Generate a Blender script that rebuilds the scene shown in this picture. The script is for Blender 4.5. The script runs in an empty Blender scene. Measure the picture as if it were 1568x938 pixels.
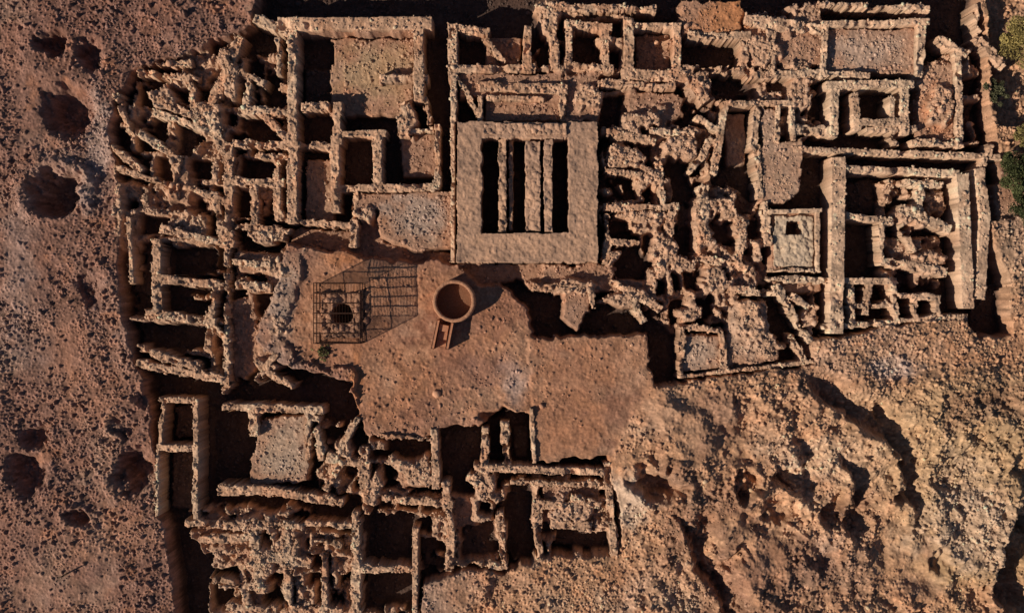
import bpy, math, random
import numpy as np
random.seed(7); rng=np.random.default_rng(11)
S=0.05; CX,CY=784.0,469.0
STEP=1.2
def wx(px): return (px-CX)*S
def wy(py): return (CY-py)*S
# ---------------------------------------------------------------- axes (site-plan units, 1 unit = 5 cm)
def axis(a,b,ext):
    core=np.arange(a,b+STEP,STEP)
    lo=[];v=core[0];d=STEP
    while v>-ext: d*=1.22; v-=d; lo.append(v)
    hi=[];v=core[-1];d=STEP
    while v<ext: d*=1.22; v+=d; hi.append(v)
    return np.concatenate([np.array(lo[::-1]),core,np.array(hi)])
ax=axis(-50,1620,16000); ay=axis(-50,990,16000)
X,Y=np.meshgrid(ax,ay)
NY,NX=X.shape
# ---------------------------------------------------------------- noise
def vnoise(x,y,scale,seed):
    t=np.random.default_rng(seed).random((256,256))
    x=x/scale+1000.37; y=y/scale+1000.71
    xi=np.floor(x).astype(np.int64); yi=np.floor(y).astype(np.int64)
    fx=x-xi; fy=y-yi
    fx=fx*fx*fx*(fx*(fx*6-15)+10); fy=fy*fy*fy*(fy*(fy*6-15)+10)
    a=t[yi&255,xi&255]; b=t[yi&255,(xi+1)&255]; c=t[(yi+1)&255,xi&255]; d=t[(yi+1)&255,(xi+1)&255]
    return (a*(1-fx)+b*fx)*(1-fy)+(c*(1-fx)+d*fx)*fy
def fbm(x,y,scale,seed,o=4,g=0.5):
    s=0;a=1;n=0
    for i in range(o):
        s=s+a*(vnoise(x,y,scale/2**i,seed+i*17)-0.5); n+=a; a*=g
    return s/n*2   # ~ -1..1
def worley(x,y,scale,seed,cheb=False):
    r=np.random.default_rng(seed); tx=r.random((256,256)); ty=r.random((256,256)); tr=r.random((256,256))
    x=x/scale+1000; y=y/scale+1000
    xi=np.floor(x).astype(np.int64); yi=np.floor(y).astype(np.int64)
    f1=np.full(x.shape,9.0); f2=np.full(x.shape,9.0); rid=np.zeros(x.shape)
    for dy in(-1,0,1):
        for dx in(-1,0,1):
            cx=xi+dx; cy=yi+dy
            px=cx+tx[cy&255,cx&255]-x; py=cy+ty[cy&255,cx&255]-y
            d=np.maximum(abs(px),abs(py)) if cheb else np.sqrt(px*px+py*py)
            m=d<f1
            f2=np.where(m,f1,np.minimum(f2,d)); rid=np.where(m,tr[cy&255,cx&255],rid); f1=np.where(m,d,f1)
    return f1,f2,rid
def sstep(a,b,x):
    t=np.clip((x-a)/(b-a),0,1); return t*t*(3-2*t)
wa=fbm(X,Y,26,1,3); wb=fbm(X,Y,26,51,3)
wc=fbm(X,Y,9,5,2); wd=fbm(X,Y,9,55,2)
def sub(x0,x1,y0,y1):
    i0,i1=np.searchsorted(ax,[x0,x1]); j0,j1=np.searchsorted(ay,[y0,y1])
    return slice(max(j0,0),min(j1+1,NY)),slice(max(i0,0),min(i1+1,NX))
def poly_mask(pts,warp=3.0):
    xs=[p[0] for p in pts]; ys=[p[1] for p in pts]
    sl=sub(min(xs)-15,max(xs)+15,min(ys)-15,max(ys)+15)
    x=X[sl]+wa[sl]*warp*1.3+wc[sl]*warp*.7; y=Y[sl]+wb[sl]*warp*1.3+wd[sl]*warp*.7
    m=np.zeros(x.shape,bool); n=len(pts)
    for i in range(n):
        x1,y1=pts[i]; x2,y2=pts[(i+1)%n]
        if y1==y2: continue
        c=((y1>y)!=(y2>y))&(x<(x2-x1)*(y-y1)/(y2-y1)+x1)
        m^=c
    return sl,m
def R(x0,y0,x1,y1): return [(x0,y0),(x1,y0),(x1,y1),(x0,y1)]
def blur(a,r):
    for _ in range(2):
        for axn in(0,1):
            p=np.concatenate([np.take(a,[0]*r,axis=axn),a,np.take(a,[-1]*r,axis=axn)],axis=axn)
            c=np.cumsum(p,axis=axn); z=np.zeros_like(np.take(c,[0],axis=axn)); c=np.concatenate([z,c],axis=axn)
            n=a.shape[axn]
            a=(np.take(c,np.arange(2*r+1,2*r+1+n),axis=axn)-np.take(c,np.arange(0,n),axis=axn))/(2*r+1)
    return a
b_kr=worley(X,Y,8,971,True)[2]
def rooms(ang,seed,hr,wr,warp,miss=.2,full=.2):
    """orthogonal collapsed-room pattern: returns relative height 0..1"""
    r=np.random.default_rng(seed); x=np.clip(X,-100,1700); y=np.clip(Y,-100,1050)
    u=x*math.cos(ang)+y*math.sin(ang)+wa*warp*1.5+wc*warp*.6; v=-x*math.sin(ang)+y*math.cos(ang)+wb*warp*1.5+wd*warp*.6
    ev=np.cumsum(r.uniform(*hr,90))-900; b=np.clip(np.searchsorted(ev,v),1,88)
    lo=v-ev[b-1]; hi=ev[b]-v; near=np.where(lo<hi,b-1,b); seg=(np.floor(u/37+near*.37).astype(int))%64
    hw=r.uniform(4.5,9.5,(90,64)); hw[r.random((90,64))<miss]=-9; ht=r.uniform(.55,1.05,(90,64))
    d=np.minimum(lo,hi)-hw[near,seg]; hh=ht[near,seg]
    D1=np.where(d<0,hh,0)*(1-sstep(-2.2,.6,d))
    D2=np.zeros(X.shape); base=np.zeros(X.shape)
    for k in range(b.min(),b.max()+1):
        m=b==k
        if not m.any(): continue
        eu=np.cumsum(r.uniform(*wr,90))-900-r.uniform(0,40); uu=u[m]; c=np.clip(np.searchsorted(eu,uu),1,88); l=uu-eu[c-1]; h=eu[c]-uu
        nr=np.where(l<h,c-1,c); w_=r.uniform(4.5,9,90); w_[r.random(90)<miss]=-9; hk=r.uniform(.55,1.05,90)
        dd=np.minimum(l,h)-w_[nr]; D2[m]=hk[nr]*(1-sstep(-2.2,.6,dd))
        fl=np.where(r.random(90)<full,r.uniform(.45,.95,90),r.uniform(0,.3,90)); base[m]=fl[c]
    out=np.maximum(np.maximum(D1,D2),base)
    er_=fbm(X,Y,34,seed+5,4,.6); out=out-np.clip(er_*1.8-.25,0,.75)*(out>.3)-.12*(b_kr>.75)*(out>.4)
    return np.clip(out,0,1.05)
# ---------------------------------------------------------------- terrain
H=np.zeros_like(X); rough=np.ones_like(X)
rub=np.zeros_like(X); exc=np.zeros_like(X)
LOW=-2.5
EXC=[(400,-60),(385,40),(330,62),(262,92),(205,108),(178,150),(165,215),(180,262),(190,330),(182,400),(188,470),(204,540),(222,600),(238,690),(243,790),(256,812),(272,880),(278,998),
 (640,998),(650,890),(700,875),(790,872),(830,855),(946,850),(948,790),(930,700),(822,708),(812,640),(770,628),(735,655),(675,656),(655,672),(590,668),(560,668),(548,640),(535,590),(500,575),(430,560),(390,520),(420,440),(440,372),(540,388),(600,402),(700,400),(770,402),(760,460),(808,470),(812,517),(905,517),(990,511),(1002,592),(1110,575),(1248,556),(1256,520),(1370,497),(1480,484),(1500,517),(1547,508),(1540,430),(1515,335),(1568,332),(1640,330),(1640,230),(1530,232),(1515,150),(1502,-60)]
sl,m=poly_mask(EXC,5); t=H[sl]; t[m]=LOW; exc[sl][m]=1; rough[sl][m]=0.35
fA=rooms(.045,301,(30,52),(30,62),2.4,.22,.24); fB=rooms(-.12,302,(24,44),(24,50),4,.22,.38); fC=rooms(.03,303,(24,42),(26,50),3.4,.22,.32)
CH=[([(205,108),(330,62),(440,60),(440,330),(345,340),(345,600),(215,590),(185,400),(170,215)],.9,fA),
    ([(920,130),(1110,130),(1090,270),(1170,310),(1180,430),(1260,440),(1255,545),(1110,575),(1005,560),(995,440),(930,430),(918,300)],1.0,fB),
    ([(280,780),(690,760),(760,720),(940,730),(945,850),(640,880),(640,998),(280,998)],.95,fC),
    ([(490,640),(600,670),(660,740),(560,800),(480,780)],.9,fC),
    ([(1150,0),(1262,0),(1262,200),(1220,220),(1150,140)],.98,fB),
    ([(1395,110),(1500,60),(1520,235),(1400,230)],.9,fB),
    ([(820,0),(960,0),(955,130),(930,190),(865,190),(860,110),(820,100)],.98,fA),
    ([(1350,275),(1455,275),(1455,440),(1350,440)],.8,fB),
    ([(350,380),(470,380),(440,570),(350,590)],.75,fC)]
for pts,a,fill in CH:
    sl,m=poly_mask(pts,8)
    h=LOW+ (-LOW*a)*fill[sl]
    t=H[sl]; t[m]=np.maximum(t[m],h[m]); r=rub[sl]; r[m]=np.maximum(r[m],sstep(.3,.6,fill[sl])[m])
FL=[(R(500,52,632,175),-1.1,3),(R(458,96,502,160),-1.9,2),([(400,640),(475,632),(470,742),(380,748),(372,720)],-.55,4),
 (R(612,200,668,270),-1.3,2),(R(462,240,508,342),-1.2,3),([(540,295),(697,288),(697,380),(640,384),(582,366),(575,318),(540,330)],-.45,3),
 (R(700,50,800,97),-1.2,2),(R(740,150,862,186),-.5,2),(R(975,45,1032,105),-1.5,2),(R(1265,40,1412,112),-.45,2),
 (R(1115,165,1150,250),-1.5,2),([(1165,165),(1192,165),(1192,215),(1232,215),(1232,290),(1205,312),(1165,310)],-.1,3),
 (R(700,108,862,150),-.35,3),(R(862,110,918,186),-.45,5),
 ([(440,30),(655,24),(650,50),(440,50)],.0,3),(R(1180,322,1256,414),-.3,2),
 ([(1040,512),(1106,512),(1106,568),(1040,572)],-.35,3),([(1118,468),(1178,462),(1195,556),(1112,562)],-.3,6),
 ([(862,430),(905,432),(908,480),(880,508),(862,490)],-.1,6),([(790,404),(990,402),(1000,470),(990,480),(905,445),(862,440),(812,445)],-.75,6),
 ([(960,135),(1045,140),(1050,175),(1000,190),(970,185)],-.8,5),
 ([(1175,425),(1265,428),(1265,450),(1200,450)],-.7,5),
 ([(1140,20),(1258,25),(1258,100),(1145,100)],-.35,6),([(1045,0),(1140,0),(1140,50),(1045,55)],-.2,6),
 ([(1405,110),(1465,95),(1468,215),(1410,222)],-.45,5),
 ([(1300,270),(1350,270),(1350,325),(1300,325)],-2.0,4),
 ([(360,385),(470,385),(455,470),(440,560),(395,575),(385,520),(410,450),(400,420),(360,420)],-.7,5),
 ([(345,460),(385,450),(395,560),(350,590)],-1.15,5),
 ([(690,740),(725,740),(728,860),(690,862)],-1.0,5),([(830,740),(920,745),(925,790),(900,812),(830,800)],-.75,5),
 ([(270,245),(285,245),(290,312),(250,310)],-.35,6),
 ([(290,790),(370,795),(380,840),(310,850)],-.7,8),([(360,850),(395,830),(410,998),(370,998)],-.5,8),([(425,800),(470,810),(470,870),(420,880)],-.5,8),
 ([(600,705),(655,700),(658,750),(610,750)],-.6,5),([(1530,228),(1640,228),(1640,335),(1530,335)],-.6,6),
]
for pts,z,wp in FL:
    sl,m=poly_mask(pts,wp); t=H[sl]; t[m]=np.maximum(t[m],z) if z>-1.1 else z; rough[sl][m]=.3; rub[sl][m]*=.3
LO=[(R(738,205,870,360),-3.0,0),([(440,345),(540,350),(545,320),(575,320),(582,368),(640,384),(700,384),(700,402),(600,404),(540,388),(440,372)],-1.5,3),
 (R(813,447,860,517),-2.5,4),([(905,440),(990,455),(992,512),(907,516)],-2.5,4),([(996,480),(1040,520),(1040,575),(1052,586),(1003,592)],-2.5,3),
 (R(460,57,506,94),-2.5,1),(R(590,672,655,704),-2.3,3),(R(676,658,736,760),-2.5,4),(R(786,655,810,708),-2.2,2),(R(1205,338,1229,359),-1.8,1),
 ([(880,716),(922,712),(924,738),(830,722)],-2,2),(R(850,818,940,846),-2,3),(R(1076,60,1135,100),-2.5,3),
 ([(255,812),(285,812),(320,860),(310,998),(275,998),(262,870)],-2.6,4),([(1512,433),(1545,433),(1548,512),(1498,516),(1505,470)],-2.2,4),
 (R(310,628,378,757),-3.0,3),([(705,405),(765,402),(830,402),(825,432),(770,432),(735,440)],-1.2,5),
 (R(655,45,688,186),-2.8,3),(R(1300,340,1350,425),-2.7,3),
 (R(255,378,322,420),LOW,4),(R(222,497,308,536),LOW,4),(R(372,183,425,212),LOW,3),(R(398,107,424,165),LOW,3),(R(458,178,505,212),LOW,3),(R(362,240,415,272),LOW,3),(R(360,290,384,332),LOW,3),(R(218,575,335,602),LOW,4),
 (R(470,772,540,798),LOW,4),(R(557,790,630,864),LOW,4),(R(557,880,630,932),LOW,3),(R(702,810,758,858),-1.9,4),(R(776,762,816,862),LOW,4),
 (R(922,140,955,190),LOW,4),(R(1032,252,1062,312),LOW,5),(R(878,50,912,92),LOW,3),(R(945,392,992,426),LOW,4),(R(1228,268,1264,320),LOW,4),(R(1182,462,1232,510),LOW,5),(R(1410,222,1528,233),LOW,3),(R(250,690,292,786),-1.9,2),(R(258,622,294,676),-1.9,2),
 (R(1090,335,1128,372),-1.9,5),(R(700,50,742,96),-2.4,3),(R(585,208,610,282),-2.5,2),(R(522,210,570,278),-2.5,2)]
for pts,z,wp in LO:
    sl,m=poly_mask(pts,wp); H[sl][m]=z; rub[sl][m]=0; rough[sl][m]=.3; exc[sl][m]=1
CO=[([(470,378),(540,388),(600,402),(700,400),(735,436),(770,434),(808,470),(812,517),(818,640),(770,628),(735,655),(675,656),(655,672),(560,668),(548,640),(540,560),(500,566),(455,550),(430,520),(455,440)],-.26)]
yard=np.zeros_like(X)
for pts,z in CO:
    sl,m=poly_mask(pts,6); H[sl][m]=z; rough[sl][m]=.35; exc[sl][m]=0; rub[sl][m]=0; yard[sl][m]=1
sl,m=poly_mask([(808,517),(990,511),(1002,592),(965,640),(935,700),(822,708)],6); H[sl][m]=-.12; rough[sl][m]=.3; yard[sl][m]=1
BL=[(960,240,32,24,0),(1035,225,22,24,0),(1000,270,18,20,0),(985,335,45,12,-.1),(1020,385,18,32,.1),(940,390,14,12,0),(1050,405,25,14,0),(1100,425,26,24,.1),(955,458,45,14,0),
 (1080,340,20,45,.2),(1112,315,24,20,.2),(1135,370,12,30,0),(1060,230,15,20,0),(1150,490,24,40,.1),(1180,530,20,20,0),(900,150,24,22,0),(835,30,18,25,0),(1070,130,28,22,0),
 (1225,130,22,40,0),(1170,80,26,30,.1),(1440,160,22,30,.1),(350,110,14,46,.2),(320,180,20,30,.1),(250,150,26,16,.1),
 (380,800,26,16,0),(400,870,22,34,.1),(440,840,18,36,0),(640,720,24,24,0),(570,750,16,30,0),(740,740,20,24,0),(880,780,40,20,0),(530,690,18,16,0),
 (405,360,30,10,0),(1400,330,26,14,.1),(1420,400,26,14,0),(985,180,26,14,0),(880,440,40,14,0),(1060,480,20,14,0),(560,330,14,20,-.2),(625,180,14,24,0),
 (415,410,26,14,-.1),(430,500,14,16,-.2),(400,560,18,12,-.1)]
for cx,cy,rx,ry,z in BL:
    sl=sub(cx-rx*1.8,cx+rx*1.8,cy-ry*1.8,cy+ry*1.8)
    p_=((np.abs(X[sl]-cx+wa[sl]*14)/rx)**2.6+(np.abs(Y[sl]-cy+wb[sl]*14)/ry)**2.6)**(1/2.6)
    d=p_+(b_kr[sl]-.5)*.3
    k=1-sstep(.78,1.05,d); t=H[sl]; t[:]=np.where(t<z,t+(z-t)*k,t); rub[sl]=np.maximum(rub[sl],k)
open_=(1-exc)*(1-yard)
H=blur(H,1)
openb=blur(open_,9)
rightz=sstep(940,1040,X)*sstep(540,620,Y)
big=fbm(X,Y,190,301,4)*.6+fbm(X,Y,60,333,3)*(.26+.16*rightz)
H+=openb*big
H+=yard*(.18*fbm(X,Y,80,350,4)+.06*fbm(X,Y,16,352,3))
H+=openb*rightz*((.5-np.abs(fbm(X+wb*20,Y,110,401,3)))*1.5+(.5-np.abs(fbm(X,Y,46,431,3)))*.6)
PT=[(80,292,42,36,2.6,.35),(103,172,42,40,2.0,.1),(75,68,26,24,1.4,.05),(140,88,22,24,1.3,.05),(206,722,30,38,1.9,.1),(40,722,32,36,1.3,.05),(50,665,24,18,.9,.05),(122,792,17,15,1.0,.2),
 (1003,742,35,28,2.2,.3),(1145,742,22,20,1.1,.3),(1205,730,22,26,1.2,.3),(1120,862,26,16,.9,.2),(755,636,20,12,1.0,.1),(1275,790,22,30,.9,.2),(140,440,24,26,.6,.05),(1190,775,34,16,.6,.2),(1440,860,14,30,.6,.1)]
for cx,cy,rx,ry,dp,rim in PT:
    sl=sub(cx-rx*2.2,cx+rx*2.2,cy-ry*2.2,cy+ry*2.2)
    w_=20 if cx>900 else 13
    d=np.sqrt(((X[sl]-cx+wa[sl]*w_)/rx)**2+((Y[sl]-cy+wb[sl]*w_)/ry)**2)+wc[sl]*.08
    H[sl]+= -dp*(1-sstep(.35,1.15,d))+rim*np.exp(-((d-1.25)/.28)**2)
SC=[([(1262,620),(1300,640),(1345,662),(1372,700),(1378,765)],1.6,32),([(1058,828),(1066,870),(1092,915)],1.6,32),([(1300,735),(1310,770),(1290,800)],1.1,30),([(175,655),(205,620)],.8,24),([(1515,900),(1530,840),(1560,790),(1600,760)],2.8,60),([(740,900),(760,870)],.5,26),([(1160,760),(1215,750),(1225,700)],.8,26)]
for pts,dp,w in SC:
    x0=min(p[0] for p in pts)-3*w;x1_=max(p[0] for p in pts)+3*w;y0=min(p[1] for p in pts)-3*w;y1_=max(p[1] for p in pts)+3*w
    sl=sub(x0,x1_,y0,y1_); x=X[sl]+wa[sl]*16; y=Y[sl]+wb[sl]*16; bd=np.full(x.shape,1e9); bs=np.zeros(x.shape)
    for (x1,y1),(x2,y2) in zip(pts[:-1],pts[1:]):
        dx,dy=x2-x1,y2-y1; L=math.hypot(dx,dy)
        tt=np.clip(((x-x1)*dx+(y-y1)*dy)/L**2,0,1); ex=x-(x1+tt*dx); ey=y-(y1+tt*dy); d=np.hypot(ex,ey); mm=d<bd
        bd=np.where(mm,d,bd); bs=np.where(mm,ex*.88-ey*.47,bs)
    H[sl]-= dp*sstep(-6,12,bs)*(1-sstep(.3*w,w*1.7,bd)); H[sl]+=.3*(1-sstep(0,14,np.abs(bs+7)))*(1-sstep(.3*w,w,bd))
sl,m=poly_mask([(1512,-60),(1640,-60),(1640,190),(1530,190),(1518,100)],4); H[sl][m]-=1.2
WR=np.hypot(X-524,Y-481); shaft=WR<17
Hs=H.copy()
g1,g2,gr=worley(X,Y,4.4,501)
q1,q2,qr=worley(X+wa*4,Y+wb*4,9,601)
lump=fbm(X,Y,14,701,4,.65)
smooth=sstep(.0,.5,fbm(X,Y,120,711,3)-.15+.05*rightz)*(1-exc)
amp=rough*(1-.55*smooth)
H+= amp*((.12+.14*rightz)*lump*(.5+.5*openb) + np.where(gr>.4,.14*(gr)*(1-sstep(.1,.55,g1)),0) + np.where(qr>.85,.24*(1-sstep(.15,.42,q1)),0))
H+= rub*(.13*(qr-.4)+.06*(1-sstep(.2,.55,q1)) +.16*lump+ .09*(gr-.5))
H+= .025*fbm(X,Y,4,801,2)
H[shaft]=-5
# ---------------------------------------------------------------- walls
Hw=np.full(X.shape,-99.0); own=np.full(X.shape,-1,np.int32)
b1,b2,br=worley(X,Y,4.6,911); stone=.07*(br-.5)+.02*(1-sstep(.25,.6,b1))-.03*(1-sstep(0,.12,b2-b1))+.09*fbm(X,Y,11,915,3)
kr=b_kr
ero=fbm(X,Y,34,921,4,.6)
WL=[]
def W(*a,w=14,z=0.05,wp=1.3,er=.5,k='s'):
    pts=[(a[i],a[i+1]) for i in range(0,len(a),2)]; WL.append((pts,w,z,(.5 if k=='p' else wp),er,k))
def build_w(i):
    pts,w,z,wp,er,k=WL[i]
    for (x1,y1),(x2,y2) in zip(pts[:-1],pts[1:]):
        sl=sub(min(x1,x2)-w-8,max(x1,x2)+w+8,min(y1,y2)-w-8,max(y1,y2)+w+8)
        x=X[sl]+(wa[sl]*1.0+wc[sl]*.7)*wp; y=Y[sl]+(wb[sl]*1.0+wd[sl]*.7)*wp
        dx,dy=x2-x1,y2-y1; L=max(math.hypot(dx,dy),1e-3); ux,uy=dx/L,dy/L
        t=(x-x1)*ux+(y-y1)*uy; n=np.abs(-(x-x1)*uy+(y-y1)*ux)
        bite=(kr[sl]-.4)*(3.6 if er>.3 else (0 if k=='p' else 1.2))+np.clip(ero[sl],-.5,.5)*(3.2 if er>.3 else .6)*-1
        hw=w*.5+bite
        m=(t>-w*.5)&(t<L+w*.5)&(n<hw)
        base=Hs[sl]
        e=np.clip(ero[sl]*2.2-.5,0,1)
        h=z+stone[sl]*(1 if k=='s' else .5)-er*e*2.6 - er*.25*np.where(kr[sl]>.75,1,0)
        h=np.maximum(h,base-.02+stone[sl])
        cur=Hw[sl]; mm=m&(h>cur); cur[mm]=h[mm]; own[sl][mm]=i
# NW block
W(436,38,652,36,w=20,z=.25,er=.2,k='p'); W(448,52,448,335,w=15,z=.1,er=.3); W(641,50,641,148,w=16,z=.15,er=.3)
W(468,163,497,163,w=13); W(516,162,516,215,w=13); W(513,205,586,204,w=10,er=.3); W(578,206,578,286,w=15,er=.3); W(513,215,513,318,w=14,er=.3); W(525,288,662,286,w=12,er=.3)
W(585,120,648,118,w=12,z=-.2); W(618,160,618,203,w=14); W(612,200,660,198,w=8,z=-.3); W(670,195,670,285,w=10,er=.3); W(693,45,693,118,w=15,z=.1,er=.3); W(694,118,696,396,w=10,z=.1,er=.3)
W(445,218,510,226,w=12); W(440,338,540,345,w=8,z=-.2); W(542,300,541,372,w=12,z=-.1); W(652,150,656,186,w=8,z=-.3)
W(395,30,440,48,w=14); W(365,62,352,100,320,165,345,240,w=15); W(370,112,402,125,w=11); W(380,125,375,165,w=12); W(425,62,427,112,w=10)
W(370,170,436,172,w=13); W(405,178,440,214,w=10); W(360,219,440,223,w=12); W(350,225,350,372,w=14); W(395,237,440,240,w=9); W(355,277,430,281,w=12)
W(390,290,390,340,w=12); W(422,242,427,332,w=12); W(345,345,440,352,w=11)
W(215,112,300,120,w=10); W(245,99,290,96,w=8); W(230,145,300,180,w=13); W(181,150,196,203,w=11); W(291,120,301,190,w=12); W(240,172,330,205,w=10)
W(172,226,215,260,w=9); W(180,258,270,285,w=8); W(270,243,265,300,w=14); W(285,286,345,310,w=9); W(330,300,340,372,w=12); W(215,205,260,235,w=10)
W(198,335,203,432,w=7,z=.1,er=.1); W(250,350,350,374,w=11); W(240,372,240,480,w=14); W(245,426,335,437,w=13); W(328,437,322,482,w=13)
W(228,480,325,492,w=13); W(320,494,345,522,w=14); W(235,542,300,562,w=13); W(345,382,347,590,w=8,z=-.1); W(215,557,345,582,w=13)
W(360,400,410,405,w=10); W(365,437,410,441,w=12); W(385,350,430,362,w=12)
W(410,570,445,590,w=10); W(395,580,420,545,w=10)
# SW block
W(248,611,300,614,w=9,er=.3); W(250,611,246,680,w=7,er=.3); W(246,685,300,687,w=11,er=.3); W(300,615,300,790,w=9,z=.1,er=.15); W(241,690,241,788,w=5,er=.3)
W(345,622,490,627,w=11); W(387,635,390,662,w=12); W(474,632,470,700,w=9); W(340,750,420,752,520,768,w=13,er=.4); W(484,640,492,700,w=9)
W(288,800,372,806,w=11); W(312,826,380,822,w=12); W(388,820,400,900,w=15); W(400,800,460,806,w=11); W(420,852,470,862,w=14); W(440,820,440,930,w=12)
W(330,887,395,897,w=11); W(365,862,380,932,w=14); W(497,850,497,940,w=9,z=.1,er=.2); W(545,790,545,940,w=13,er=.4); W(470,802,545,806,w=9); W(505,702,560,711,w=14)
W(556,690,560,782,w=14); W(520,690,545,642,w=10); W(550,870,632,870,w=10); W(636,812,636,940,w=9,z=.1,er=.3); W(590,762,690,772,w=11); W(602,705,655,735,w=16)
W(664,662,668,742,w=12,er=.1); W(682,742,690,802,w=12); W(690,802,690,862,w=13); W(690,862,772,866,w=11); W(766,790,771,864,w=11); W(722,732,760,762,w=14)
W(742,660,742,720,w=12); W(772,652,776,706,w=12); W(814,628,819,706,w=7,z=.1,er=.1); W(730,716,925,722,w=11,er=.2,z=.1); W(785,738,920,742,w=8); W(930,715,940,846,w=12,z=.1,er=.3)
W(826,770,870,776,w=12); W(822,770,827,850,w=12); W(850,802,900,806,w=14); W(880,762,915,772,w=12); W(585,668,656,671,w=6); W(500,745,530,700,w=10); W(480,830,520,835,w=9)
W(350,930,520,935,w=10)
# North centre
W(700,106,815,103,w=12,er=.3); W(808,45,808,104,w=13,z=.15,er=.3); W(690,42,745,48,w=10); W(745,60,770,90,w=9,z=-.3); W(870,36,932,42,w=12,er=.3); W(872,42,872,98,w=10,er=.3); W(926,45,928,105,w=12,er=.3)
W(870,100,935,104,w=11,er=.3); W(963,35,963,112,w=16,z=.15,er=.2); W(960,114,1045,117,w=17,z=.1,er=.2); W(1037,42,1037,112,w=13,z=.1,er=.2); W(970,38,1040,41,w=9,er=.3); W(1005,62,1032,64,w=10,z=-.4)
W(920,127,1030,132,w=10); W(1052,110,1078,150,w=16); W(1060,52,1145,55,w=12); W(1140,60,1140,105,w=10); W(1050,105,1150,108,w=10); W(825,10,1000,14,w=10); W(845,20,850,100,w=12)
W(740,132,862,136,w=16,z=.05,er=.3); W(735,150,735,186,w=8,z=.1,er=.3); W(862,110,862,186,w=8); W(748,150,830,152,w=8,z=.1,er=.2); W(700,118,735,180,w=7)
# NE
W(1182,35,1182,110,w=12); W(1150,116,1262,112,w=12); W(1150,30,1250,44,w=18); W(1262,37,1418,34,w=10,z=.2,er=.15,k='p'); W(1411,36,1409,110,w=14,z=.2,er=.2,k='p'); W(1264,40,1261,112,w=9,er=.3); W(1262,112,1330,116,w=7)
W(1260,6,1420,12,w=8); W(1270,131,1392,129,w=13,z=.25,er=.1); W(1277,133,1277,204,w=13,z=.2,er=.2); W(1384,131,1384,200,w=13,z=.2,er=.1)
W(1308,148,1312,195,w=12,z=.2,er=.1); W(1318,188,1375,187,w=12,z=.2,er=.1); W(1365,152,1365,188,w=9,z=.1,er=.2); W(1330,198,1400,196,w=9); W(1370,200,1372,216,w=14)
W(1440,62,1478,80,w=12); W(1467,80,1470,222,w=11,z=.1,er=.3); W(1400,218,1470,219,w=9); W(1220,228,1530,240,w=10,z=-.1,er=.3); W(1225,197,1275,202,w=16)
W(1115,158,1212,158,w=9,z=.15,er=.1); W(1111,160,1093,262,w=11,z=.15,er=.2); W(1160,168,1153,225,w=12,z=.1,er=.3); W(1192,165,1190,215,w=8,z=.1,er=.3); W(1213,160,1215,212,w=8,z=.1,er=.3)
W(1172,312,1177,372,w=9); W(1160,225,1165,300,w=9); W(1180,324,1255,322,w=7,z=.2,er=.1,k='p'); W(1252,322,1252,412,w=7,z=.15,er=.1,k='p'); W(1180,414,1255,414,w=6,z=.1)
W(1282,252,1279,500,w=22,z=.4,er=.1,k='p'); W(1296,258,1462,266,w=12,z=.2,er=.2); W(1300,331,1366,339,w=11,er=.3); W(1365,278,1440,282,w=9); W(1411,282,1408,330,w=10); W(1350,342,1350,395,w=7)
W(1355,400,1445,416,w=14); W(1385,322,1450,350,w=14); W(1380,347,1400,382,w=9); W(1472,276,1480,462,w=20,z=.3,er=.1,k='p'); W(1500,266,1508,330,1500,450,w=17,z=.15,er=.1,k='p')
W(1290,430,1372,430,w=10,z=.1,k='p',er=.3); W(1303,440,1305,488,w=11,z=0,er=.7); W(1331,436,1328,478,w=10,z=-.1,er=.7); W(1368,432,1372,494,w=10,z=.1)
W(1265,500,1370,494,w=9); W(1375,452,1436,455,w=10); W(1380,491,1478,483,w=8); W(1436,455,1436,487,w=8); W(1400,455,1402,488,w=7); W(1178,425,1265,430,w=8); W(1290,470,1370,466,w=8,z=-.1)
W(1535,100,1500,60,w=12); W(1500,265,1518,225,w=9); W(1495,10,1500,50,w=9)
# centre-right tangle
W(930,318,1035,317,w=11); W(1028,330,1010,420,w=14); W(1078,292,1074,390,w=18); W(1141,340,1131,400,w=10); W(925,200,1000,215,w=10); W(930,260,980,268,w=9); W(1010,250,1015,310,w=9)
W(930,330,928,400,w=8); W(940,370,975,372,w=9); W(1080,395,1140,410,w=11); W(1000,200,1060,205,w=10); W(1046,492,1043,572,w=9); W(1106,510,1109,562,w=10); W(1043,577,1246,553,w=6,z=.1,er=.2)
W(1216,520,1232,554,w=11); W(1120,440,1185,450,w=11); W(1190,440,1240,520,w=10); W(1048,500,1105,506,w=9); W(820,438,880,440,w=10,z=-.1); W(940,432,1010,470,w=10)
W(905,440,908,470,w=7); W(1215,455,1240,470,w=9); W(970,460,985,490,w=9); W(1070,180,1100,200,w=10); W(1090,215,1060,260,w=10)
for i in range(len(WL)): build_w(i)
plat=(X>697)&(X<916)&(Y>187)&(Y<403)
Hw[plat]=-99; own[plat]=-1
inm=own>=0
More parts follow.
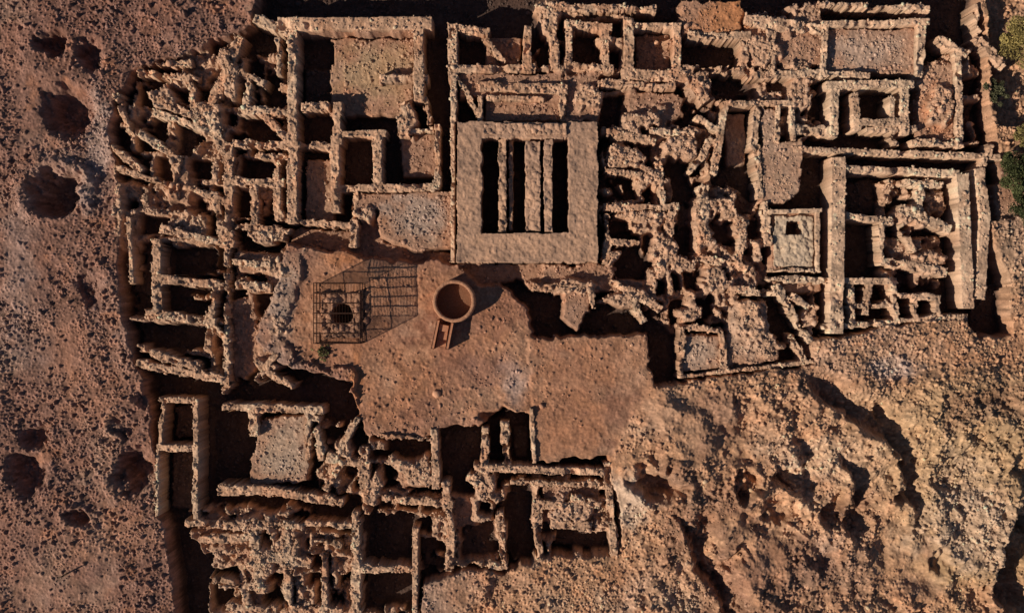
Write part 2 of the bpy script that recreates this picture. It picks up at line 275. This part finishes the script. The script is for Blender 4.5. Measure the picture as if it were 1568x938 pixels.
# ---------------------------------------------------------------- colours (albedo)
left=np.array([.235,.128,.098]); right=np.array([.43,.25,.155]); yardc=np.array([.365,.182,.11]); excc=np.array([.35,.202,.138]); pale=np.array([.51,.35,.25]); grey=np.array([.37,.28,.24]); orange=np.array([.46,.19,.085]); olive=np.array([.34,.24,.13])
def mixc(C,c,k): 
    k=np.clip(k,0,1)[...,None]; return C*(1-k)+c*k
C=np.empty(X.shape+(3,)); C[:]=left
C=mixc(C,right,sstep(700,1100,X+(Y-500)*.6+wa*80))
C=mixc(C,excc,blur(exc,2)); C=mixc(C,yardc,blur(yard,14))
ff=fbm(X,Y,90,1001,5,.6); gg=fbm(X,Y,30,1101,4); hh=fbm(X,Y,150,1201,4)
C=mixc(C,pale,sstep(.12,.6,ff)*.5*(1-yard*.6)*np.where(X<350,.5,1)); C=mixc(C,grey,sstep(.1,.6,hh)*.35*(1-yard*.7)*(1-exc)*np.where(X<350,.6,1)); C=mixc(C,orange,sstep(.15,.6,gg)*.25)
C=mixc(C,olive,rightz*sstep(1250,1450,X)*sstep(0,.4,-hh+.2)*.6)
C=mixc(C,np.array([.22,.12,.08]),rightz*sstep(.0,.3,fbm(X,Y,75,1251,4,.6))*.75)
C=mixc(C,np.array([.24,.12,.085]),yard*sstep(.02,.35,fbm(X,Y,60,1261,4,.6))*.6); C=mixc(C,np.array([.45,.27,.18]),yard*sstep(.1,.5,fbm(X,Y,45,1271,4,.6))*.4)
ZN=[(430,455,24,80,(.44,.34,.28),.6),(545,545,9,110,orange,.6),(520,395,40,14,orange,.6),(560,500,60,60,(.38,.19,.12),.5),(785,585,26,32,(.46,.35,.31),.6),(870,600,50,70,(.39,.20,.12),.5),(740,570,60,30,(.23,.12,.095),.55),
 (640,330,50,40,(.42,.33,.28),.7),(570,110,60,50,(.42,.28,.17),.8),(480,290,25,50,(.42,.27,.18),.6),(1340,75,75,35,(.5,.36,.28),.7),(435,690,45,50,(.46,.35,.27),.7),(150,210,22,70,(.38,.29,.26),.6),(130,280,14,60,(.38,.29,.26),.5),
 (30,420,28,130,(.38,.26,.22),.5),(110,270,60,60,(.34,.23,.19),.5),(960,760,50,50,(.52,.39,.3),.8),(1250,700,90,40,(.54,.39,.29),.6),(1370,565,40,20,(.48,.40,.38),.5),(1120,25,60,40,(.5,.22,.1),.8),(1440,170,28,50,(.46,.2,.1),.6),
 (1400,700,160,120,(.47,.31,.19),.5),(330,900,40,60,(.5,.40,.3),.5),(180,820,90,40,(.38,.21,.145),.5),(140,560,90,110,(.33,.17,.115),.5),(150,30,160,60,(.19,.10,.08),.6),(1200,200,60,100,(.48,.33,.24),.5),(1070,540,40,34,(.5,.37,.29),.7),(1150,510,40,50,(.5,.37,.29),.6),
 (1545,400,40,60,(.38,.26,.18),.6),(1230,880,160,50,(.25,.145,.105),.5),(590,20,120,18,(.47,.33,.25),.7),(1150,870,60,40,(.30,.16,.11),.5),(925,780,10,90,(.5,.3,.18),.6),(1060,640,110,50,(.38,.23,.16),.4),(1480,800,90,90,(.50,.36,.27),.6)]
for cx,cy,rx,ry,c,s in ZN:
    sl=sub(cx-rx*1.6,cx+rx*1.6,cy-ry*1.6,cy+ry*1.6)
    d=np.sqrt(((X[sl]-cx)/rx)**2+((Y[sl]-cy)/ry)**2)+wa[sl]*.5+wc[sl]*.2
    C[sl]=mixc(C[sl],np.array(c),(1-sstep(.4,1.25,d))*s)
C=mixc(C,np.array([.46,.29,.198]),rub*.85)
C=mixc(C,np.array([.07,.045,.038]),exc*sstep(-1.4,-2.0,Hs)*.95)  # deep floors: shade painted into the soil colour by depth
spk=np.where(gr>.3,(gr-.6)*1.1,-.08)*np.maximum(amp,.25) + (qr-.5)*.35*rub + wc*.16 + fbm(X,Y,5,1301,2)*.2 + lump*.17
C*= (1+spk)[...,None]
wob=(wb*.06)[...,None]; C*=1+wob*np.array([1,0,-1])
C=np.clip(C,.02,.62)
WC=np.empty(X.shape+(3,)); WC[:]=(.50,.31,.208)
WC=mixc(WC,np.array([.58,.41,.29]),sstep(0,.5,ff+.1)*.8); WC=mixc(WC,np.array([.46,.24,.145]),sstep(.0,.5,-gg)*.7)
WC=mixc(WC,np.array([.57,.42,.305]),sstep(1050,1300,X)*.4)
WC*=(1+(br-.5)*.32+wc*.2+fbm(X,Y,18,1401,3)*.4-.2*(1-sstep(0,.10,b2-b1)))[...,None]
WC*=np.where(inm,1,.4)[...,None]   # shade on the wall sides, painted into the skirt vertex colour
WC=np.clip(WC,.03,.66)
# ---------------------------------------------------------------- mesh helpers
def mk_mesh(name,V,F,mat,colr=None,smooth=False,parent=None):
    me=bpy.data.meshes.new(name); V=np.asarray(V,np.float32); F=np.asarray(F,np.int32); k=F.shape[1]
    me.vertices.add(len(V)); me.vertices.foreach_set('co',V.ravel())
    me.loops.add(F.size); me.loops.foreach_set('vertex_index',F.ravel())
    me.polygons.add(len(F)); me.polygons.foreach_set('loop_start',np.arange(0,F.size,k,dtype=np.int32)); me.polygons.foreach_set('loop_total',np.full(len(F),k,np.int32))
    me.update(calc_edges=True)
    if colr is not None:
        a=me.color_attributes.new('Col','FLOAT_COLOR','POINT'); c=np.ones((len(V),4),np.float32); c[:,:3]=colr; a.data.foreach_set('color',c.ravel())
    if smooth: me.polygons.foreach_set('use_smooth',np.ones(len(F),bool))
    me.materials.append(mat); ob=bpy.data.objects.new(name,me); bpy.context.scene.collection.objects.link(ob)
    if parent: ob.parent=parent
    return ob
def material(name,color=None,attr=False,bs=1.0,bscale=6,rough=.95,var=.3,metal=0):
    m=bpy.data.materials.new(name); m.use_nodes=True; nt=m.node_tree; N=nt.nodes; L=nt.links
    b=N['Principled BSDF']; b.inputs['Roughness'].default_value=rough; b.inputs['Metallic'].default_value=metal; b.inputs['Specular IOR Level'].default_value=.1
    geo=N.new('ShaderNodeNewGeometry')
    n1=N.new('ShaderNodeTexNoise'); n1.inputs['Scale'].default_value=bscale; n1.inputs['Detail'].default_value=6; n1.inputs['Roughness'].default_value=.75
    L.new(geo.outputs['Position'],n1.inputs['Vector'])
    mr=N.new('ShaderNodeMapRange'); mr.inputs['From Min'].default_value=.3; mr.inputs['From Max'].default_value=.7; mr.inputs['To Min'].default_value=1-var; mr.inputs['To Max'].default_value=1+var
    L.new(n1.outputs['Fac'],mr.inputs['Value'])
    mul=N.new('ShaderNodeVectorMath'); mul.operation='SCALE'
    if attr:
        a=N.new('ShaderNodeVertexColor'); a.layer_name='Col'; L.new(a.outputs['Color'],mul.inputs[0])
    else: mul.inputs[0].default_value=color
    L.new(mr.outputs['Result'],mul.inputs['Scale']); L.new(mul.outputs['Vector'],b.inputs['Base Color'])
    bp=N.new('ShaderNodeBump'); bp.inputs['Strength'].default_value=bs; bp.inputs['Distance'].default_value=.06; L.new(n1.outputs['Fac'],bp.inputs['Height']); L.new(bp.outputs['Normal'],b.inputs['Normal'])
    return m
M_g=material('desert_soil',attr=True,bs=.8,bscale=5,var=.28); M_w=material('rubble_masonry',attr=True,bs=.6,bscale=6,var=.24)
M_st=material('loose_stone',attr=True,bs=.6,bscale=9,var=.2)
M_mud=material('mud_brick',(.44,.21,.125),bs=.6,bscale=8,var=.3)
M_dm=material('dark_brown_soil',(.2,.1,.06),bs=.6,bscale=8,var=.3)  # even dark brown for the basin floor
M_rust=material('rusty_iron',(.07,.035,.025),bscale=20,var=.4,metal=.2,rough=.85); M_bark=material('bark',(.12,.08,.05),bscale=12)
V=np.stack([(X-CX)*S,(CY-Y)*S,H],-1).reshape(-1,3)
idx=np.arange(NX*NY,dtype=np.int32).reshape(NY,NX)
F=np.stack([idx[1:,:-1],idx[1:,1:],idx[:-1,1:],idx[:-1,:-1]],-1).reshape(-1,4)
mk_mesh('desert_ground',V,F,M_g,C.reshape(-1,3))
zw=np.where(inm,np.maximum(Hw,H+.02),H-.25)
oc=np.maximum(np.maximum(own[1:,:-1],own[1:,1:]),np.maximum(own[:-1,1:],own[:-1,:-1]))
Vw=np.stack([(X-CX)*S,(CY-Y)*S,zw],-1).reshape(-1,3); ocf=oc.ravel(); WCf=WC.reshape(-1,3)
sel=np.nonzero(ocf>=0)[0]; order=sel[np.argsort(ocf[sel],kind='stable')]; so=ocf[order]
for i in range(len(WL)):
    a,b=np.searchsorted(so,[i,i+1])
    if b-a<4: continue
    f=F[order[a:b]]; u,inv=np.unique(f,return_inverse=True)
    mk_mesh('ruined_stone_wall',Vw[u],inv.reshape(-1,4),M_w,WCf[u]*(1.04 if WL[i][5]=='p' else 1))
def hat(px,py):
    i=np.clip(np.searchsorted(ax,px),0,NX-1); j=np.clip(np.searchsorted(ay,py),0,NY-1); return H[j,i]
def slab_grid(name,x0,y0,x1,y1,z,mat,parent,zb=-2.0,bump=.03,hole=None,circ=None,edge=1.2,seed=1,c=(.40,.26,.2),stonek=0.0):
    st=1.0; xs=np.arange(x0-2*st-2,x1+2.5*st+2,st); ys=np.arange(y0-2*st-2,y1+2.5*st+2,st); x,y=np.meshgrid(xs,ys)
    s1,s2,sr=worley(x,y,8,seed+3)
    qx=x+fbm(x,y,14,seed,3)*edge*1.3+(sr-.5)*stonek*3; qy=y+fbm(x,y,14,seed+9,3)*edge*1.3+(sr-.5)*stonek*3
    m=(qx>=x0)&(qx<=x1)&(qy>=y0)&(qy<=y1)
    if hole: m&=~((qx>hole[0])&(qx<hole[2])&(qy>hole[1])&(qy<hole[3]))
    if circ: m&=np.hypot(qx-circ[0],qy-circ[1])>circ[2]
    zz=np.where(m,z+bump*fbm(x,y,22,seed+5,4)*2+bump*1.2*fbm(x,y,5,seed+6,3)+stonek*((sr-.5)*.22+.12*(1-sstep(.25,.6,s1))-.35*np.clip(fbm(x,y,30,seed+8,2),0,1)),zb)
    v=np.stack([(x-CX)*S,(CY-y)*S,zz],-1).reshape(-1,3); n1,n0=x.shape; id=np.arange(n1*n0).reshape(n1,n0)
    f=np.stack([id[1:,:-1],id[1:,1:],id[:-1,1:],id[:-1,:-1]],-1); any_=m[1:,:-1]|m[1:,1:]|m[:-1,1:]|m[:-1,:-1]; f=f[any_]
    u,inv=np.unique(f,return_inverse=True)
    t=fbm(x,y,40,seed+11,5,.6); t2=fbm(x,y,6,seed+12,3)
    cc=np.array(c)[None,None]*(1+.36*t+.24*t2+stonek*(sr-.5)*.5)[...,None]; cc=cc*np.stack([1+.05*t,np.ones_like(t),1-.08*t],-1)*np.where(m,1,.4)[...,None]  # skirt vertices darkened: painted shade on the slab sides
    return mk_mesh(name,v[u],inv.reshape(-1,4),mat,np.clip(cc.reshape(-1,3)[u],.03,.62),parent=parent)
def empty(name,px,py,z=0):
    e=bpy.data.objects.new(name,None); bpy.context.scene.collection.objects.link(e); return e
P=empty('plastered_stone_platform',806,295)
slab_grid('plaster_rim',700,188,915,402,.45,M_w,P,hole=(738,213,870,357),seed=31,c=(.40,.25,.175),zb=-1.5,bump=.05,edge=2.2)
slab_grid('partition_a',763,213,776,356,.2,M_w,P,seed=41,stonek=.6,zb=-3,c=(.40,.25,.17))
slab_grid('partition_b',779,213,786,352,-.2,M_w,P,seed=43,stonek=.6,zb=-3,c=(.38,.235,.16))
slab_grid('partition_c',804,216,828,354,.3,M_w,P,seed=45,stonek=.4,zb=-3,c=(.43,.27,.19))
slab_grid('partition_d',833,213,846,356,.35,M_w,P,seed=47,stonek=.4,zb=-3,c=(.43,.27,.19))
slab_grid('header_course',740,191,868,208,.55,M_w,P,seed=49,stonek=.6,zb=.3,c=(.40,.25,.175))
P2=empty('plastered_stone_room',1217,367)
slab_grid('floor_slab',1186,330,1246,408,-.12,M_w,P2,hole=(1205,338,1228,358),seed=61,c=(.5,.38,.28),bump=.06,stonek=.35,edge=2)
def ring(name,cx,cy,ri,ro,z0,z1,mat,parent,n=96,jit=.02):
    V=[];F=[]
    prof=[(ro+.06,z0),(ro+.02,(z0+z1)/2),(ro,z1-.05),(ro-.05,z1),(ri+.04,z1),(ri,z1-.04),(ri,z0)]
    r_=random.Random(3)
    for i in range(n):
        a=2*math.pi*i/n; j=[r_.uniform(-jit,jit) for _ in range(2)]
        for r,z in prof: V.append((wx(cx)+math.cos(a)*(r+j[0]),wy(cy)+math.sin(a)*(r+j[0]),z+(j[1] if z>z0 else 0)))
    k=len(prof)
    for i in range(n):
        for q in range(k-1):
            a=i*k+q; b=((i+1)%n)*k+q; F.append((a,b,b+1,a+1))
    c=np.tile(np.array([.42,.215,.13]),(len(V),1))*(1+rng.uniform(-.15,.15,(len(V),1)))
    return mk_mesh(name,V,F,mat,c,parent=parent)
B=empty('round_mudbrick_basin',697,462)
ring('rim_wall',696,461,1.34,1.6,-.6,1.15,M_w,B)
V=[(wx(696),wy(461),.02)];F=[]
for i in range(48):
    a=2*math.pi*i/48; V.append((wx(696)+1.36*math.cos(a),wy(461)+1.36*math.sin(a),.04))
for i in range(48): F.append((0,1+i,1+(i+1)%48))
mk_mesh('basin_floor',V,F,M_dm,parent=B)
import bmesh
def boxes(name,items,mat,parent,bev=.03,jit=0):
    bm=bmesh.new()
    for (x,y,z,sx,sy,sz,rot) in items:
        r=bmesh.ops.create_cube(bm,size=1)['verts']
        for v in r:
            X_=v.co.x*sx+random.uniform(-jit,jit);Y_=v.co.y*sy+random.uniform(-jit,jit);Z_=v.co.z*sz
            v.co=(x+X_*math.cos(rot)-Y_*math.sin(rot),y+X_*math.sin(rot)+Y_*math.cos(rot),z+Z_)
    if bev: bmesh.ops.bevel(bm,geom=bm.edges[:],offset=bev,segments=2,affect='EDGES',profile=.6)
    me=bpy.data.meshes.new(name); bm.to_mesh(me); bm.free(); me.materials.append(mat); o=bpy.data.objects.new(name,me); bpy.context.scene.collection.objects.link(o); o.parent=parent; return o
def beam2(p,q,w,h,z):
    x1,y1,x2,y2=wx(p[0]),wy(p[1]),wx(q[0]),wy(q[1]); return ((x1+x2)/2,(y1+y2)/2,z,math.hypot(x2-x1,y2-y1),w,h,math.atan2(y2-y1,x2-x1))
boxes('channel_side_a',[beam2((672,490),(663,533),.2,1.3,.05)],M_mud,B,.04)
boxes('channel_side_b',[beam2((693,494),(685,534),.2,1.3,.05)],M_mud,B,.04)
boxes('channel_steps',[beam2((681,497),(679,507),.72,.9,.05),beam2((679,507.5),(677,519),.72,.9,-.12),beam2((677,519.5),(675,531),.72,.9,-.32)],M_mud,B,.03)
# ---------------------------------------------------------------- caged well
CG=empty('caged_stone_well',520,475)
def tubes(name,segs,r,mat,parent,n=6):
    V=[];F=[]
    from mathutils import Vector
    for p,q in segs:
        p=Vector(p);q=Vector(q);d=(q-p).normalized();u=d.orthogonal().normalized();v=d.cross(u);b=len(V)
        for e in(p,q):
            for i in range(n):
                a=2*math.pi*i/n; V.append(tuple(e+u*math.cos(a)*r+v*math.sin(a)*r))
        for i in range(n): F.append((b+i,b+(i+1)%n,b+n+(i+1)%n,b+n+i))
    return mk_mesh(name,V,F,mat,parent=parent)
slab_grid('well_masonry',493,448,552,518,.1,M_w,CG,zb=-.8,circ=(524,481,17),seed=71,stonek=1.0,edge=2,c=(.40,.22,.145))
x0,x1,y0,y1=wx(489),wx(558),wy(524),wy(434); zt=2.3; zb=-.35
fr=[];th=[];rb=[]
for (a,b) in [((x0,y0),(x1,y0)),((x1,y0),(x1,y1)),((x1,y1),(x0,y1)),((x0,y1),(x0,y0))]:
    fr+= [((a[0],a[1],zt),(b[0],b[1],zt)),((a[0],a[1],zb+.15),(b[0],b[1],zb+.15)),((a[0],a[1],zb),(a[0],a[1],zt)),((a[0],a[1],1.0),(b[0],b[1],1.0))]
    L=math.hypot(b[0]-a[0],b[1]-a[1]); n=int(L/.13)
    for i in range(1,n):
        t=i/n; x=a[0]+(b[0]-a[0])*t; y=a[1]+(b[1]-a[1])*t; th.append(((x,y,zb),(x,y,zt)))
for i in range(1,6):
    t=i/6; rb.append(((x0,y0+(y1-y0)*t,zt+.02),(x1,y0+(y1-y0)*t,zt+.02)))
for i in range(1,16):
    t=i/16; th.append(((x0+(x1-x0)*t,y0,zt+.06),(x0+(x1-x0)*t,y1,zt+.06)))
tubes('cage_frame',fr,.032,M_rust,CG); tubes('cage_bars',th,.014,M_rust,CG,4); tubes('roof_bars',rb,.05,M_rust,CG)
# survey post on the left margin
SP=empty('wooden_survey_post',105,876); pz=float(H[np.searchsorted(ay,876),np.searchsorted(ax,105)]); tubes('post',[((wx(105),wy(876),pz-.2),(wx(105),wy(876),pz+.9))],.06,M_bark,SP,8); tubes('cross_bar',[((wx(98),wy(879),pz+.8),(wx(112),wy(873),pz+.82))],.04,M_bark,SP,8)
# ---------------------------------------------------------------- loose stones
phi=(1+5**.5)/2
ico=np.array([(-1,phi,0),(1,phi,0),(-1,-phi,0),(1,-phi,0),(0,-1,phi),(0,1,phi),(0,-1,-phi),(0,1,-phi),(phi,0,-1),(phi,0,1),(-phi,0,-1),(-phi,0,1)]); ico/=np.linalg.norm(ico[0])
icf=np.array([(0,11,5),(0,5,1),(0,1,7),(0,7,10),(0,10,11),(1,5,9),(5,11,4),(11,10,2),(10,7,6),(7,1,8),(3,9,4),(3,4,2),(3,2,6),(3,6,8),(3,8,9),(4,9,5),(2,4,11),(6,2,10),(8,6,7),(9,8,1)])
def stones(name,px,py,size,zoff=0,bright=1.0):
    n=len(px); i=np.clip(np.searchsorted(ax,px),0,NX-1); j=np.clip(np.searchsorted(ay,py),0,NY-1)
    z=np.where(inm[j,i],zw[j,i],H[j,i])
    base=ico[None]*(1+rng.uniform(-.25,.25,(n,12,1))); sc=size[:,None]*rng.uniform(.6,1.25,(n,3)); sc[:,2]*=.7
    v=base*sc[:,None]; a=rng.uniform(0,6.28,n); ca,sa=np.cos(a)[:,None],np.sin(a)[:,None]
    vx=v[...,0]*ca-v[...,1]*sa+((px-CX)*S)[:,None]; vy=v[...,0]*sa+v[...,1]*ca+((CY-py)*S)[:,None]; vz=v[...,2]+(z+size*.2+zoff)[:,None]
    Vv=np.stack([vx,vy,vz],-1).reshape(-1,3); Ff=(icf[None]+12*np.arange(n)[:,None,None]).reshape(-1,3)
    cc=np.where(inm[j,i][:,None],WC[j,i],C[j,i])*rng.uniform(.75,1.35,(n,1))*bright+.02
    mk_mesh(name,Vv,Ff,M_st,np.clip(np.repeat(cc,12,0),0,.6))
N=150000; px=rng.uniform(-40,1610,N); py=rng.uniform(-40,980,N)
i=np.searchsorted(ax,px); j=np.searchsorted(ay,py)
clump=sstep(-.2,.5,fbm(px,py,60,1501,3))
dens=(.1+.35*clump)*(1-smooth[j,i])+.22*rub[j,i]+.12*(exc[j,i])*(own[j,i]<0)+.06*inm[j,i]; dens*=np.where(yard[j,i]>0,.3,1); dens*=np.where((px>695)&(px<918)&(py>185)&(py<405),.0,1); dens*=np.hypot(px-524,py-481)>22
k=rng.random(N)<dens; sz=np.clip(rng.lognormal(-2.7,.42,k.sum()),.04,.28); stones('rubble_stones',px[k],py[k],sz)
stones('white_stone',np.array([668.]),np.array([603.]),np.array([.3]),bright=1.5)
# ---------------------------------------------------------------- vegetation
M_leaf=material('foliage',attr=True,bs=0,bscale=3,var=.3,rough=.6)
def tree(name,px,py,rad,h,c,n=9000,seed=1):
    r=np.random.default_rng(seed); e=empty(name,px,py); gz=float(hat(px,py)); bx,by=wx(px),wy(py)
    V=[];F=[]
    def limb(p,q,r0,r1,k=7):
        p=np.array(p);q=np.array(q);d=(q-p)/np.linalg.norm(q-p);u=np.cross(d,[.3,.9,.1]);u/=np.linalg.norm(u);v=np.cross(d,u);b=len(V)
        for c_,rr in((p,r0),((p+q)/2+r.normal(0,.05,3),(r0+r1)/2),(q,r1)):
            for i in range(k): a=2*math.pi*i/k; V.append(tuple(c_+u*math.cos(a)*rr+v*math.sin(a)*rr))
        for s in range(2):
            for i in range(k): F.append((b+s*k+i,b+s*k+(i+1)%k,b+(s+1)*k+(i+1)%k,b+(s+1)*k+i))
    top=(bx,by,gz+h*.4); limb((bx,by,gz-.2),top,.16,.11); cl=[]
    for a in range(14):
        an=a*2.4+r.uniform(-.3,.3); d=rad*r.uniform(.35,.9); q=(bx+math.cos(an)*d,by+math.sin(an)*d,gz+h*r.uniform(.5,.95)); limb(top,q,.08,.025,5); cl.append((q,rad*r.uniform(.2,.42)))
        q2=(q[0]+r.normal(0,.4),q[1]+r.normal(0,.4),q[2]+r.uniform(-.2,.3)); limb(q,q2,.03,.01,4); cl.append((q2,rad*r.uniform(.15,.3)))
    cl.append(((bx,by,gz+h*.8),rad*.45))
    mk_mesh('branches',V,F,M_bark,parent=e)
    ci=r.integers(0,len(cl),n); cc=np.array([c_[0] for c_ in cl])[ci]; cr=np.array([c_[1] for c_ in cl])[ci]
    d=r.normal(0,1,(n,3)); d/=np.linalg.norm(d,axis=1)[:,None]; p=cc+d*(cr*r.random(n)**.4)[:,None]*np.array([1,1,.7])
    u=r.normal(0,1,(n,3)); u/=np.linalg.norm(u,axis=1)[:,None]; w=np.cross(u,r.normal(0,1,(n,3))); w/=np.linalg.norm(w,axis=1)[:,None]; s=r.uniform(.05,.11,n)[:,None]
    Vv=np.stack([p-u*s,p+w*s*.5,p+u*s,p-w*s*.5],1).reshape(-1,3); Ff=np.arange(4*n).reshape(-1,4)
    tone=r.uniform(.6,1.4,len(cl))[ci][:,None]*r.uniform(.7,1.3,(n,1)); col_=np.array(c)[None]*tone
    mk_mesh('leaves',Vv,Ff,M_leaf,np.repeat(col_,4,0),parent=e)
tree('acacia_tree',1572,62,2.4,3.0,(.24,.19,.07),20000,1)
tree('acacia_tree',1564,262,2.1,2.2,(.075,.085,.035),18000,2)
tree('acacia_tree',1572,315,1.6,1.6,(.06,.07,.03),9000,5)
tree('desert_shrub',1526,140,.85,1.1,(.09,.09,.05),5000,3)
tree('desert_shrub',1568,205,.9,.9,(.18,.15,.06),5000,4)
tree('desert_shrub',494,540,.4,.25,(.17,.17,.07),500,6)
# ---------------------------------------------------------------- light, sky, camera
AZ=math.radians(27); EL=math.radians(30)
sd=bpy.data.lights.new('sun','SUN'); sd.energy=5; sd.angle=math.radians(.5); sd.color=(1,.86,.69); so_=bpy.data.objects.new('sun',sd); bpy.context.scene.collection.objects.link(so_)
from mathutils import Vector
dirv=Vector((math.cos(AZ)*math.cos(EL),math.sin(AZ)*math.cos(EL),-math.sin(EL))); so_.rotation_euler=dirv.to_track_quat('-Z','Y').to_euler()
w=bpy.data.worlds.new('World'); bpy.context.scene.world=w; w.use_nodes=True; nt=w.node_tree; sk=nt.nodes.new('ShaderNodeTexSky'); sk.sky_type='NISHITA'; sk.sun_disc=False; sk.sun_elevation=EL; sk.sun_rotation=math.atan2(-math.cos(AZ),-math.sin(AZ)); sk.altitude=2500; sk.dust_density=.5
nt.links.new(sk.outputs[0],nt.nodes['Background'].inputs[0]); nt.nodes['Background'].inputs[1].default_value=.05
cam=bpy.data.cameras.new('camera'); co=bpy.data.objects.new('camera',cam); bpy.context.scene.collection.objects.link(co); bpy.context.scene.camera=co
HT=78; co.location=(0,0,HT); cam.sensor_width=36; cam.lens=36*HT/(1568*S); cam.clip_end=3000
bpy.context.scene.view_settings.view_transform='Standard'; bpy.context.scene.view_settings.look='None'; bpy.context.scene.view_settings.exposure=0
print('verts',NX*NY,'stones',k.sum(),'walls',len(WL))
